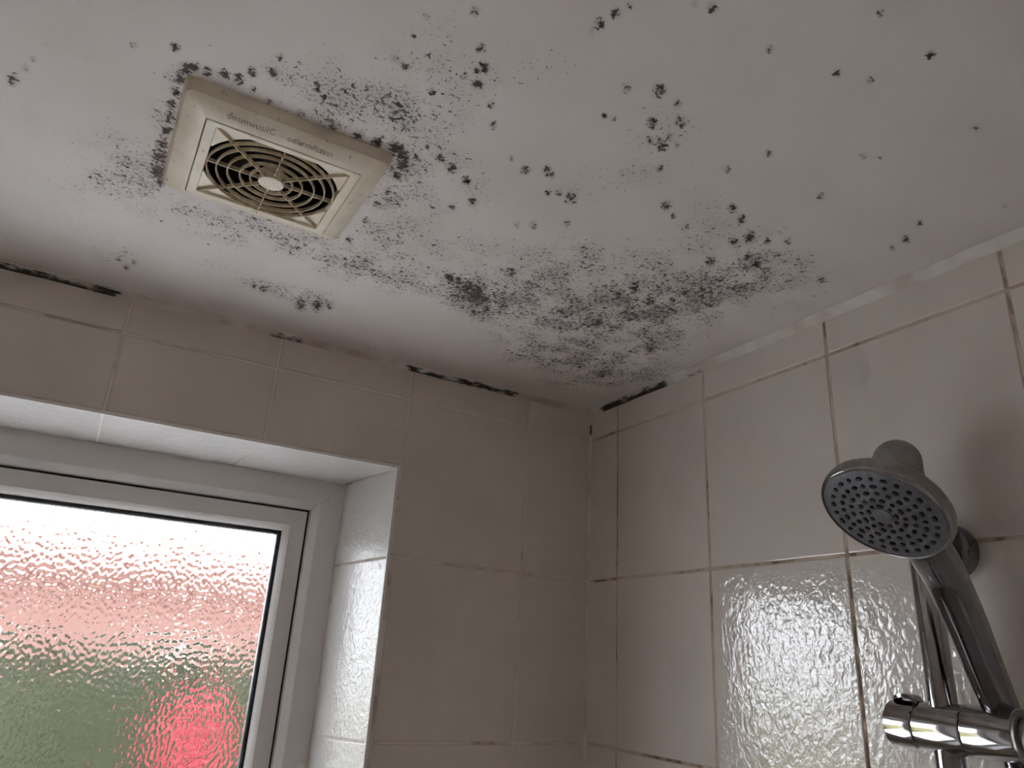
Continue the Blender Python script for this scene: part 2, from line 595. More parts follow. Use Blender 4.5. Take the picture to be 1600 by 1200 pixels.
# ------------------------------------------------------------------ ceiling with mould (plan positions in metres)
# mould on the ceiling: plan position (m), spread (xx, xy, yy), strength
MOULD_SPOTS = [
    (-0.6022,-0.6832,1.11e-05,1.61e-06,1.59e-05,1.00), (-0.6306,-0.6584,7.91e-06,8.7e-07,1.3e-05,0.60), (-0.5821,-0.6545,1.3e-05,2.79e-06,1.95e-05,1.00), (-0.5701,-0.6387,1.86e-05,4.7e-06,2.85e-05,1.00), 
    (-0.5732,-0.6325,1.05e-05,2.67e-06,1.65e-05,1.00), (-0.5655,-0.6190,2.53e-05,7.14e-06,4.06e-05,1.00), (-0.5786,-0.6214,7.38e-06,1.89e-06,1.21e-05,0.80), (-0.5455,-0.6035,1.26e-05,4.19e-06,2.02e-05,0.80), 
    (-0.5315,-0.5828,1.4e-05,5.27e-06,2.31e-05,0.90), (-0.5941,-0.5901,1.09e-05,2.84e-06,2.03e-05,1.00), (-0.6229,-0.6035,9.5e-06,1.73e-06,1.81e-05,1.00), (-0.6342,-0.6066,9.06e-06,1.38e-06,1.74e-05,0.80), 
    (-0.6278,-0.6059,6.44e-06,1.08e-06,1.23e-05,0.80), (-0.6312,-0.6371,3.73e-06,4.83e-07,6.54e-06,0.80), (-0.5150,-0.7384,1.73e-05,3.75e-06,1.7e-05,1.00), (-0.5112,-0.7483,9.59e-06,2.01e-06,9.03e-06,0.70), 
    (-0.5188,-0.7235,1.78e-05,4.1e-06,1.86e-05,0.90), (-0.5205,-0.7153,7.08e-06,1.68e-06,7.62e-06,0.70), (-0.4608,-0.7794,1.9e-05,4.22e-06,1.43e-05,1.00), (-0.4740,-0.7753,1.03e-05,2.21e-06,8.06e-06,0.60), 
    (-0.4612,-0.6836,1.92e-05,6.43e-06,1.98e-05,0.80), (-0.4379,-0.6966,4.14e-05,1.4e-05,3.89e-05,1.00), (-0.4153,-0.6931,2.23e-05,7.97e-06,2.01e-05,0.80), (-0.4567,-0.6473,1.09e-05,4.19e-06,1.25e-05,0.90), 
    (-0.4484,-0.6481,1.13e-05,4.38e-06,1.26e-05,0.60), (-0.4180,-0.6628,3.12e-05,1.22e-05,3.11e-05,1.00), (-0.3977,-0.6776,4.11e-05,1.58e-05,3.73e-05,1.00), (-0.4042,-0.6448,1.93e-05,8.15e-06,1.97e-05,0.90), 
    (-0.3911,-0.6452,4.57e-05,1.95e-05,4.5e-05,1.00), (-0.3798,-0.6529,1.44e-05,6.1e-06,1.35e-05,0.70), (-0.3935,-0.6573,1.95e-05,8.04e-06,1.87e-05,0.80), (-0.3977,-0.7752,1.4e-05,3.76e-06,9.16e-06,0.90), 
    (-0.3044,-0.6905,2.51e-05,1.01e-05,1.75e-05,0.90), (-0.3180,-0.6529,2.61e-05,1.15e-05,2.12e-05,0.70), (-0.5510,-0.5134,2.09e-05,8.92e-06,4.35e-05,1.00), (-0.5349,-0.5068,2.94e-05,1.35e-05,5.99e-05,1.00), 
    (-0.5133,-0.4959,2.49e-05,1.26e-05,4.96e-05,1.00), (-0.4923,-0.4681,2.85e-05,1.6e-05,5.79e-05,1.00), (-0.5048,-0.4467,1.46e-05,8.34e-06,3.21e-05,1.00), (-0.4740,-0.5440,2.58e-05,1.27e-05,4.13e-05,1.00), 
    (-0.4567,-0.5560,2.67e-05,1.32e-05,3.98e-05,1.00), (-0.4488,-0.5517,1.42e-05,7.14e-06,2.09e-05,0.90), (-0.4365,-0.5259,1.57e-05,8.54e-06,2.41e-05,0.90), (-0.4270,-0.5313,1.61e-05,8.74e-06,2.38e-05,0.90), 
    (-0.4126,-0.5320,5.47e-05,3.02e-05,7.81e-05,1.00), (-0.3260,-0.5762,5.36e-05,2.84e-05,5.53e-05,1.00), (-0.3074,-0.5668,1.46e-05,7.93e-06,1.48e-05,1.00), (-0.2679,-0.6114,4.66e-05,2.31e-05,3.81e-05,1.00), 
    (-0.2458,-0.6015,5.14e-05,2.61e-05,4.11e-05,1.00), (-0.2122,-0.5814,9.92e-05,5.25e-05,7.79e-05,1.00), (-0.2207,-0.5674,6e-05,3.27e-05,4.99e-05,1.00), (-0.1919,-0.5880,4.66e-05,2.42e-05,3.43e-05,0.90), 
    (-0.1759,-0.6010,4.78e-05,2.41e-05,3.28e-05,0.70), (-0.2819,-0.5583,3.65e-05,2.03e-05,3.57e-05,0.70), (-0.4168,-0.4673,2.74e-05,1.72e-05,4.66e-05,0.80), (-0.4322,-0.4579,1.84e-05,1.16e-05,3.32e-05,0.60), 
    (-0.3895,-0.4912,2.88e-05,1.76e-05,4.32e-05,0.60), (-0.3700,-0.6182,2.34e-05,1.1e-05,2.38e-05,0.80), (-0.4945,-0.5522,1.2e-05,5.51e-06,1.97e-05,0.60), (-0.3448,-0.4605,3.57e-05,2.37e-05,5.2e-05,0.70), 
    (-0.2106,-0.5222,8.86e-05,5.26e-05,8.12e-05,1.00), (-0.1657,-0.5475,0.000124,6.92e-05,9.61e-05,1.00), (-0.1848,-0.5548,5.09e-05,2.82e-05,4.05e-05,0.90), (-0.2383,-0.4193,0.000124,8.81e-05,0.000155,1.00), 
    (-0.2443,-0.3937,0.0001,7.44e-05,0.000135,1.00), (-0.2007,-0.4040,0.000143,0.000103,0.000171,1.00), (-0.1792,-0.4222,6.6e-05,4.6e-05,7.23e-05,1.00), (-0.3938,-0.2877,0.000332,0.000284,0.000797,1.30), 
    (-0.4115,-0.2878,8.78e-05,7.43e-05,0.00022,1.10), (-0.4405,-0.3061,7.71e-05,6.22e-05,0.000199,1.00), (-0.4262,-0.3043,8.12e-05,6.64e-05,0.000203,1.00), (-0.4109,-0.3010,0.000106,8.82e-05,0.000258,1.10), 
    (-0.3780,-0.2794,9.96e-05,8.66e-05,0.000234,1.10), (-0.3845,-0.3608,8.46e-05,6.52e-05,0.00017,0.80), (-0.3705,-0.2379,4.86e-05,4.47e-05,0.000122,1.00), (-0.3620,-0.2587,8.58e-05,7.71e-05,0.000202,0.90), 
    (-0.3476,-0.2789,8.71e-05,7.63e-05,0.00019,0.90), (-0.0971,-0.1617,0.000223,0.000209,0.00035,0.90), (-0.1025,-0.2878,0.000183,0.000149,0.000229,0.90), (-0.0750,-0.5651,0.000125,6.58e-05,7.71e-05,0.70), 
    (-0.2134,-0.6737,3.61e-05,1.54e-05,2.16e-05,0.80), (-0.3362,-0.7865,1.73e-05,4.85e-06,9.4e-06,0.90), (-0.3087,-0.7958,1.88e-05,5.21e-06,9.24e-06,0.80), (-0.2952,-0.8371,2.4e-05,5.58e-06,9.78e-06,0.90), 
    (-0.3592,-0.8401,1.35e-05,2.81e-06,6.32e-06,0.80), (-0.2329,-0.7351,2.92e-05,1.05e-05,1.5e-05,0.70), (-0.2186,-0.7417,1.34e-05,4.73e-06,6.52e-06,0.50), (-0.0946,-0.6997,5.07e-05,1.99e-05,2.17e-05,0.70), 
    (-0.0785,-0.6736,7.67e-05,3.2e-05,3.46e-05,0.75), (-0.0748,-0.6556,4.11e-05,1.78e-05,1.95e-05,0.60), (-0.1890,-0.8104,5.03e-05,1.4e-05,1.79e-05,0.45), (-0.0562,-0.7627,3.47e-05,1.13e-05,1.12e-05,0.50), 
    (-0.9030,-0.4002,1.9e-05,-1.52e-05,7.72e-05,1.00), (-0.8934,-0.4215,1.1e-05,-8.29e-06,4.27e-05,0.60), (-0.8871,-0.4385,5.39e-06,-3.91e-06,2.02e-05,0.80), (-0.8786,-0.4628,3.26e-06,-2.23e-06,1.16e-05,0.50), 
    (-0.8163,-0.5033,5.02e-06,-2.13e-06,1.61e-05,0.90), (-0.7873,-0.5201,9.98e-06,-3.06e-06,3.02e-05,1.00), (-0.7126,-0.5560,8.07e-06,-3.11e-07,2.05e-05,0.90), (-0.7285,-0.5264,1.48e-05,-1.13e-06,4.16e-05,1.00), 
    (-0.7135,-0.5364,1.51e-05,-4.18e-07,4.04e-05,1.00), (-0.5677,-0.5224,9.85e-06,3.81e-06,2.08e-05,0.80), (-0.5746,-0.1148,6.85e-05,5.65e-05,0.000348,1.00), (-0.5556,-0.1265,7.13e-05,6.12e-05,0.000341,1.00), 
    (-0.5404,-0.1355,3.28e-05,2.89e-05,0.000149,0.80), (-0.6289,-0.1323,3.42e-05,2.18e-05,0.000189,0.90), (-0.6424,-0.1333,2.41e-05,1.41e-05,0.000137,0.80), (-0.7903,-0.0840,1.3e-05,-2.26e-06,9.77e-05,0.80), 
    (-0.8011,-0.1017,7.91e-06,-1.98e-06,5.82e-05,0.80), (-0.7831,-0.1051,8.1e-06,-1.1e-06,5.86e-05,0.80), (-0.7760,-0.4981,2.22e-05,-5.57e-06,7.03e-05,1.30), (-0.7709,-0.5041,1.41e-05,-3.28e-06,4.39e-05,1.20), 
    (-0.7606,-0.5058,1.44e-05,-2.75e-06,4.42e-05,1.10), (-0.7481,-0.5107,1.47e-05,-2.09e-06,4.39e-05,1.10), (-0.7368,-0.5113,1.91e-05,-1.88e-06,5.63e-05,1.10), (-0.7781,-0.4837,1.86e-05,-4.72e-06,6.11e-05,1.20), 
    (-0.7791,-0.4640,1.54e-05,-3.86e-06,5.32e-05,1.10), (-0.7810,-0.4457,1.6e-05,-4.05e-06,5.81e-05,1.10), (-0.7799,-0.4277,1.68e-05,-4.04e-06,6.35e-05,1.00), (-0.7803,-0.4035,2.25e-05,-5.25e-06,9e-05,1.10), 
    (-0.7811,-0.3809,2.37e-05,-5.41e-06,9.97e-05,1.20), (-0.7809,-0.3580,4.44e-05,-9.7e-06,0.000196,1.30), (-0.7797,-0.3306,4.73e-05,-9.54e-06,0.000222,1.30), (-0.7759,-0.3125,1.69e-05,-2.95e-06,8.18e-05,1.10), 
    (-0.5916,-0.5026,5.47e-05,1.96e-05,0.000128,1.30), (-0.5822,-0.4955,4.82e-05,1.87e-05,0.000113,1.30), (-0.5764,-0.4830,3.39e-05,1.4e-05,8.06e-05,1.20), (-0.5740,-0.4639,2.16e-05,9.48e-06,5.35e-05,1.10), 
    (-0.5724,-0.4340,2.32e-05,1.1e-05,6.15e-05,0.90), (-0.5725,-0.4049,1.81e-05,9.18e-06,5.14e-05,0.80), (-0.5720,-0.3683,1.95e-05,1.07e-05,6.01e-05,0.80), (-0.5748,-0.3181,2.13e-05,1.28e-05,7.36e-05,0.90), 
    (-0.7085,-0.4994,9.47e-06,1.62e-07,2.77e-05,0.90), (-0.6803,-0.4990,1.03e-05,1.2e-06,2.89e-05,0.90), (-0.6512,-0.4996,1.53e-05,3.19e-06,4.08e-05,1.00), (-0.6272,-0.5002,2.17e-05,5.96e-06,5.48e-05,1.00), 
    (-0.6091,-0.5017,2.9e-05,9.28e-06,7.06e-05,1.10), (-0.7236,-0.5059,8.93e-06,-3.92e-07,2.62e-05,0.80), 
]
MOULD_FIELDS = [
    (-0.6583,-0.5218,0.00183,-2.13e-05,0.000907,0.67), (-0.6144,-0.5317,0.000804,0.000128,0.00119,0.65), (-0.6999,-0.5307,0.000621,-2.81e-05,0.000323,0.53), (-0.8085,-0.3449,0.00074,-0.000108,0.00171,0.59), 
    (-0.8225,-0.2920,0.000518,-0.000103,0.00155,0.53), (-0.7866,-0.2971,0.000697,-3.43e-05,0.00159,0.65), (-0.7370,-0.2596,0.00417,0.000159,0.00147,0.59), (-0.8057,-0.1174,0.000486,-6.97e-05,0.00166,0.65), 
    (-0.6350,-0.2802,0.00315,-0.000134,0.0011,0.59), (-0.6855,-0.2803,0.00162,9.52e-05,0.00102,0.59), (-0.5664,-0.4435,0.00072,0.000623,0.00234,0.65), (-0.5435,-0.3487,0.00115,-6.85e-05,0.00198,0.59), 
    (-0.5733,-0.1417,0.00133,-0.000218,0.000547,0.92), (-0.6356,-0.1361,0.000868,-0.000164,0.000355,0.76), (-0.5426,-0.2596,0.00175,-0.000176,0.00117,0.67), (-0.4740,-0.2589,0.00223,-0.000341,0.00136,0.59), 
    (-0.3950,-0.2847,0.00163,0.000275,0.00139,1.19), (-0.3298,-0.2635,0.00249,4.06e-05,0.00175,0.81), (-0.3590,-0.3535,0.00254,-0.000676,0.00244,0.59), (-0.2246,-0.3177,0.00518,-0.00121,0.00456,0.92), 
    (-0.1887,-0.3690,0.0035,-0.000631,0.0044,0.92), (-0.1605,-0.4360,0.00227,5.46e-05,0.00391,0.86), (-0.1526,-0.5045,0.00143,0.00043,0.00295,0.86), (-0.1791,-0.5589,0.00113,0.000519,0.00192,0.65), 
    (-0.1166,-0.5500,0.0009,0.000251,0.00174,0.65), (-0.1990,-0.1666,0.00456,-0.000921,0.00242,0.81), (-0.1135,-0.1837,0.0039,-0.00128,0.0034,0.86), (-0.1070,-0.2844,0.00187,-0.000766,0.00535,0.81), 
    (-0.2089,-0.2496,0.00805,-0.00286,0.0069,0.76), (-0.4649,-0.3532,0.00351,-0.00148,0.00324,0.47), (-0.3405,-0.4248,0.00414,-0.000527,0.00397,0.53), (-0.2644,-0.5474,0.00118,-5.02e-05,0.00291,0.47), 
    (-0.6221,-0.6081,0.000529,9.51e-05,0.000991,0.41), (-0.6076,-0.6490,0.000393,6.68e-05,0.000633,0.41), (-0.5285,-0.6623,0.00108,0.000129,0.000847,0.35), (-0.3999,-0.6519,0.00105,0.000223,0.000938,0.50), 
    (-0.3915,-0.5962,0.00114,-0.000321,0.000804,0.47), (-0.4140,-0.5430,0.000812,-0.000303,0.000586,0.41), (-0.5040,-0.4933,0.000845,0.000439,0.00166,0.41), (-0.5482,-0.5119,0.000571,4.36e-05,0.000894,0.41), 
    (-0.2874,-0.5908,0.00159,-9.47e-05,0.00113,0.35), (-0.7606,-0.5242,0.000772,-0.00016,0.00042,0.29), (-0.7831,-0.4275,0.000175,5.77e-05,0.00147,0.65), (-0.5738,-0.4943,0.000257,0.000104,0.000591,0.65), 
    (-0.7799,-0.4860,7.21e-05,-3.02e-05,0.000158,0.86), (-0.5604,-0.6241,0.000429,0.000192,0.000753,0.41), (-0.8855,-0.2801,0.00079,-0.000562,0.00175,0.21), (-0.5987,-0.5806,0.000993,4.52e-05,0.00158,0.53), 
    (-0.6048,-0.4730,0.00215,-1.28e-05,0.00398,0.41), (-0.0402,-0.1888,0.00147,-0.00194,0.0054,0.65), (-0.1044,-0.1002,0.00272,-0.00175,0.00201,0.65), (-0.2698,-0.4187,0.00689,-0.00259,0.00507,0.59), 
    (-0.0533,-0.5155,0.000742,0.000482,0.00317,0.41), (-0.3117,-0.3240,0.0025,0.000149,0.00301,0.65), (-0.2405,-0.4787,0.00267,-0.000257,0.0021,0.50), (-0.5339,-0.4176,0.00154,5.09e-05,0.00258,0.50), 
    (-0.5789,-0.2712,0.00345,-0.000416,0.0013,0.59), (-0.6977,-0.1471,0.00196,-0.000226,0.00116,0.35), (-0.8504,-0.2390,0.000722,-0.000462,0.00206,0.35), (-0.6498,-0.5643,0.00129,-4.84e-06,0.000961,0.47), 
    (-0.5702,-0.5715,0.000807,0.000706,0.00212,0.38), (-0.3762,-0.0285,0.00387,-0.000269,0.00047,0.35), (-0.4608,-0.0269,0.00804,-9.94e-07,0.00063,0.35), 
]

def field(X, Y, items, spot):
    out = np.zeros_like(X)
    for (cx, cy, a, b, c, amp) in items:
        if spot:                      # a spot: full inside, fading at the rim
            a, b, c = a * 0.62, b * 0.62, c * 0.62
        det = a * c - b * b
        R_ = 3.2 * math.sqrt(max(a, c))
        ix = np.searchsorted(X[0], [cx - R_, cx + R_])
        iy = np.searchsorted(Y[:, 0], [cy - R_, cy + R_])
        sl = (slice(iy[0], iy[1]), slice(ix[0], ix[1]))
        dx, dy = X[sl] - cx, Y[sl] - cy
        q = (c * dx * dx - 2 * b * dx * dy + a * dy * dy) / det
        g_ = amp * np.exp(-0.5 * q)
        if spot:
            out[sl] = np.maximum(out[sl], g_)
        else:
            out[sl] = 1 - (1 - np.clip(out[sl], 0, 1.2) * 0.8) * (1 - g_ * 0.8) if False else np.maximum(out[sl], g_) + 0.30 * np.minimum(out[sl], g_)
    return out

xs = np.concatenate([np.linspace(ROOM_X0 - 0.1, -1.32, 6)[:-1], np.linspace(-1.32, 0.0, 529), [GB + 0.1]])
ys = np.concatenate([np.linspace(ROOM_Y0 - 0.1, -1.02, 8)[:-1], np.linspace(-1.02, 0.0, 409), [GB + 0.1]])
Xg, Yg = np.meshgrid(xs, ys)
dens = 1.0 - np.exp(-1.15 * field(Xg, Yg, MOULD_FIELDS, False))
spt = np.clip(field(Xg, Yg, MOULD_SPOTS, True), 0, 1.5)
nx, ny = len(xs), len(ys)
co = np.stack([Xg, Yg, np.full_like(Xg, H)], -1).reshape(-1, 3)
idx = np.arange(nx * ny).reshape(ny, nx)
q = np.stack([idx[:-1, :-1], idx[1:, :-1], idx[1:, 1:], idx[:-1, 1:]], -1).reshape(-1, 4)   # normals down
cxm, cym = co[q][:, :, 0].mean(1), co[q][:, :, 1].mean(1)
hole = (cxm > -0.742) & (cxm < -0.617) & (cym > -0.468) & (cym < -0.345)
q = q[~hole]
me = bpy.data.meshes.new('ceiling')
me.vertices.add(len(co))
me.vertices.foreach_set('co', co.astype(np.float32).ravel())
me.loops.add(q.size)
me.loops.foreach_set('vertex_index', q.astype(np.int32).ravel())
me.polygons.add(len(q))
me.polygons.foreach_set('loop_start', np.arange(0, q.size, 4, dtype=np.int32))
me.polygons.foreach_set('loop_total', np.full(len(q), 4, dtype=np.int32))
me.update(calc_edges=True)
for nm, arr in (('mould_density', dens), ('mould_spot', spt)):
    at = me.attributes.new(nm, 'FLOAT', 'POINT')
    at.data.foreach_set('value', arr.astype(np.float32).ravel())
ceiling = structure(obj('ceiling', me, M['ceiling']))

# ------------------------------------------------------------------ silicone beads in the corners
def bump_fn(v, items):
    s = 0.0
    for a, b, amp in items:           # soft edged interval
        w = 0.12 * abs(b - a) + 0.008
        lo, hi = min(a, b), max(a, b)
        s = max(s, amp * max(0.0, min(1.0, (v - lo) / w, (hi - v) / w)))
    return s

def bead(name, axis, length, size, mould, start=0.0, z_len=None):
    n = int(length / 0.005)
    prof = [(0.0, -1.0), (0.10, -0.97), (0.30, -0.62), (0.62, -0.30), (0.97, -0.10), (1.0, 0.0)]
    v, f, at = [], [], []
    for i in range(n + 1):
        s = -start - length * i / n
        wob = 1.0 + 0.05 * math.sin(s * 17.0) + 0.03 * math.sin(s * 61.0 + 1.0)
        for k, (a, b) in enumerate(prof):
            a2, b2 = a * size * wob, b * size * wob
            if axis == 'x':
                v.append((s, -a2 + 0.0008, H + b2 - 0.0003))
            elif axis == 'y':
                v.append((-a2 + 0.0008, s, H + b2 - 0.0003))
            else:
                v.append((-a2 + 0.0008, b2 + 0.0008, H + s))
            edge = (1.0, 0.95, 0.8, 0.5, 0.35, 0.6)[k]
            at.append(bump_fn(s, mould) * edge)
    m_ = len(prof)
    for i in range(n):
        for k in range(m_ - 1):
            f.append((i * m_ + k, i * m_ + k + 1, (i + 1) * m_ + k + 1, (i + 1) * m_ + k))
    # close the back so that the bead is a solid
    for i in range(n):
        f.append((i * m_, (i + 1) * m_, (i + 1) * m_ + m_ - 1, i * m_ + m_ - 1))
    f.append(tuple(range(m_)))
    f.append(tuple(n * m_ + k for k in range(m_))[::-1])
    me = bpy.data.meshes.new(name)
    me.from_pydata(v, [], f)
    a_ = me.attributes.new('mould', 'FLOAT', 'POINT')
    a_.data.foreach_set('value', np.array(at, dtype=np.float32))
    bm = bmesh.new(); bm.from_mesh(me); bmesh.ops.recalc_face_normals(bm, faces=bm.faces); bm.to_mesh(me); bm.free()
    auto_smooth(me, 60)
    return structure(obj(name, me, M['silicone']))

bead('trim_1', 'x', -ROOM_X0, 0.0088, [(-1.1, -0.755, 1.0), (-0.60, -0.525, 0.85), (-0.40, -0.14, 0.95), (-0.14, -0.02, 0.35), (-0.75, -0.4, 0.30)])
bead('trim_2', 'y', -ROOM_Y0, 0.0105, [(-0.235, -0.012, 1.05), (-0.30, -0.23, 0.55), (-0.5, -0.3, 0.2)])
bead('trim_3', 'z', H - 0.012, 0.0045, [(-0.058, -0.015, 1.1), (-0.2, -0.06, 0.3)], start=0.008)

# ------------------------------------------------------------------ window
window = structure(empty('window_1', ((FX0 + FX1) / 2, FY, H + FZ0)))
WO = Vector(window.location)
def rect_pt(ins, y, corner):
    x = (FX0 + ins, FX1 - ins, FX1 - ins, FX0 + ins)[corner]
    z = (FZ0 + ins, FZ0 + ins, FZ1 - ins, FZ1 - ins)[corner]
    return Vector((x, y, H + z)) - WO
def frame_members(group_name, member_name, prof, mat, parent, gap=0.00025):
    """Four mitred lengths; the first carries the frame part itself as an empty."""
    root = bpy.data.objects.new(group_name, None)
    root.empty_display_size = 0.02
    COL.objects.link(root)
    root.parent = parent
    for s in range(4):
        c0, c1 = s, (s + 1) % 4
        v, f = [], []
        n = len(prof)
        for c, oth in ((c0, c1), (c1, c0)):
            d = (rect_pt(0, 0, oth) - rect_pt(0, 0, c)).normalized()
            for ins, y in prof:
                v.append(rect_pt(ins, y, c) + d * gap)
        for k in range(n):
            k2 = (k + 1) % n
            f.append((k, k2, n + k2, n + k))
        f += [tuple(range(n))[::-1], tuple(range(n, 2 * n))]
        me = me_from(member_name, v, f)
        auto_smooth(me, 40)
        obj(member_name, me, mat, root)
    return root

frame_members('outer_frame', 'frame_rail', [(0.0, 0.205), (0.0, FY), (0.035, FY), (0.0367, 0.1304), (0.0380, 0.1315), (0.0468, 0.1400), (0.0475, 0.1412), (0.0475, 0.205)], M['upvc'], window)
frame_members('sash', 'sash_rail', [(0.0512, 0.195), (0.0512, 0.1472), (0.0520, 0.1460), (0.0740, 0.1460), (0.0740, 0.195)], M['upvc'], window)
frame_members('glazing_bead', 'bead_strip', [(0.0740, 0.175), (0.0740, 0.1452), (0.0752, 0.1450), (0.0765, 0.1458), (0.0842, 0.1560), (0.0850, 0.1575), (0.0850, 0.175)], M['upvc'], window)
frame_members('gasket', 'gasket_strip', [(0.0850, 0.170), (0.0850, 0.1568), (0.0870, 0.1572), (0.0900, 0.1600), (0.0912, 0.1625), (0.0912, 0.170)], M['gasket'], window, 0.0)
frame_members('frame_seal', 'seal_strip', [(0.0470, 0.185), (0.0470, 0.152), (0.0514, 0.152), (0.0514, 0.185)], M['gasket'], window, 0.0)
a0, a1 = rect_pt(0.088, 0.1632, 0), rect_pt(0.088, 0.1680, 2)
def pane_mesh(x0, x1, z0, z1, yf, yb, step=0.0014, slope=0.105):
    """Slab of patterned glass: rippled face to the room, flat face outside."""
    nx_, nz_ = int((x1 - x0) / step), int((z1 - z0) / step)
    rng = np.random.default_rng(11)
    w = rng.normal(size=(nz_, nx_))
    kx = np.fft.fftfreq(nx_, step)[None, :]
    kz = np.fft.fftfreq(nz_, step)[:, None]
    kr = np.sqrt(kx ** 2 + (kz * 1.7) ** 2)            # drops a little longer than wide
    flt = np.exp(-((kr - 140.0) / 60.0) ** 2) + 0.5 * np.exp(-((kr - 235.0) / 50.0) ** 2)
    h = np.real(np.fft.ifft2(np.fft.fft2(w) * flt))
    gz_, gx_ = np.gradient(h, step)
    h *= slope / math.sqrt((gx_ ** 2).mean() + (gz_ ** 2).mean())
    h -= h.max()
    X_, Z_ = np.meshgrid(np.linspace(x0, x1, nx_), np.linspace(z0, z1, nz_))
    V = np.stack([X_, yf - h * 0 + (h - h.mean()), Z_], -1).reshape(-1, 3)
    I = np.arange(nx_ * nz_).reshape(nz_, nx_)
    F = np.stack([I[:-1, :-1], I[:-1, 1:], I[1:, 1:], I[1:, :-1]], -1).reshape(-1, 4).tolist()
    b = len(V)
    V = V.tolist() + [(x0, yb, z0), (x1, yb, z0), (x1, yb, z1), (x0, yb, z1)]
    F.append([b + 3, b + 2, b + 1, b])
    F.append(I[0, :].tolist()[::-1] + [b, b + 1])
    F.append(I[:, -1].tolist()[::-1] + [b + 1, b + 2])
    F.append(I[-1, :].tolist() + [b + 2, b + 3])
    F.append(I[:, 0].tolist() + [b + 3, b])
    me_ = bpy.data.meshes.new('pane')
    me_.from_pydata(V, [], F)
    for p in me_.polygons:
        p.use_smooth = len(p.vertices) == 4 and p.index < len(F) - 5
    return me_
pane = obj('pane', pane_mesh(a0.x, a1.x, a0.z, a1.z, a0.y, a1.y), M['glass'], window)
pane['label'] = 'obscured rain-patterned glass pane'
# outer sill board, seen only from outside
obj('sill', MB().box(FX0 - WO.x, FX1 - WO.x, 0.205 - WO.y, 0.33 - WO.y, -0.03, 0.0).mesh('sill'), M['upvc'], window)

# ------------------------------------------------------------------ extractor fan
FC = Vector((-0.6815, -0.4080, H))
fan = empty('extractor_fan', FC, 'square yellowed plastic extractor fan with round grille on the mouldy ceiling', 'extractor fan')
def rrect(hx, hy, r, z, n=6, cx=0.0, cy=0.0):
    pts = []
    for (sx, sy, a0_) in ((1, 1, 0), (-1, 1, 90), (-1, -1, 180), (1, -1, 270)):
        for k in range(n + 1):
            a = math.radians(a0_ + 90 * k / n)
            pts.append((cx + sx * (hx - r) + r * math.cos(a), cy + sy * (hy - r) + r * math.sin(a), z))
    return pts
def loft(rings, close_last=False, close_first=False):
    v, f = [], []
    n = len(rings[0])
    for r in rings:
        v += r
    for i in range(len(rings) - 1):
        for k in range(n):
            k2 = (k + 1) % n
            f.append((i * n + k, i * n + k2, (i + 1) * n + k2, (i + 1) * n + k))
    if close_first:
        f.append(tuple(range(n))[::-1])
    if close_last:
        f.append(tuple((len(rings) - 1) * n + k for k in range(n)))
    return v, f
PZ = -0.0200
gx, gy = 0.0615, 0.0570           # half size of the square grille opening
v, f = loft([rrect(0.0905, 0.0835, 0.003, 0.0), rrect(0.0935, 0.0860, 0.008, 0.0), rrect(0.0930, 0.0855, 0.008, -0.004), rrect(0.0905, 0.0825, 0.007, -0.0105),
             rrect(0.0885, 0.0800, 0.006, -0.0122), rrect(0.0725, 0.0655, 0.0020, PZ + 0.0008), rrect(0.0712, 0.0640, 0.0018, PZ + 0.0008),
             rrect(0.0708, 0.0636, 0.0016, PZ + 0.0016)])
obj('housing', auto_smooth(me_from('housing', v, f), 28), M['fan'], fan)
# inner flat panel with the square opening (own plate, shadow gap round it)
v, f = loft([rrect(0.0700, 0.0630, 0.0016, PZ + 0.006), rrect(0.0700, 0.0630, 0.0016, PZ + 0.0004), rrect(0.0694, 0.0624, 0.0014, PZ),
             rrect(gx, gy, 0.0008, PZ), rrect(gx - 0.0006, gy - 0.0006, 0.0008, PZ + 0.0008), rrect(gx - 0.0006, gy - 0.0006, 0.0008, PZ + 0.010)])
panel = obj('panel', auto_smooth(me_from('panel', v, f), 28), M['fan'], fan)
# dark duct box above the grille
v, f = loft([rrect(gx + 0.0005, gy + 0.0005, 0.001, PZ + 0.006), rrect(gx + 0.0005, gy + 0.0005, 0.001, 0.06)], close_last=True)
obj('duct', me_from('duct', v, f), M['fan_in'], fan)
# rings: deep thin hoops
RX = 0.0600
sy = 0.0565 / 0.0600
radii = [0.0600, 0.0513, 0.0412, 0.0298, 0.0202]
for i, r in enumerate(radii):
    seg = 64
    w = 0.0007
    rings = []
    for (rr, z) in ((r + w, PZ + 0.0034), (r + w * 0.8, PZ + 0.0004), (r + w * 0.2, PZ - 0.0004), (r - w * 0.8, PZ), (r - w, PZ + 0.0034)):
        rings.append([(rr * math.cos(2 * math.pi * k / seg), rr * sy * math.sin(2 * math.pi * k / seg), z) for k in range(seg)])
    v, f = loft(rings + [rings[0]])
    obj('grille_ring', auto_smooth(me_from('grille_ring', v, f), 50), M['grille'], fan)
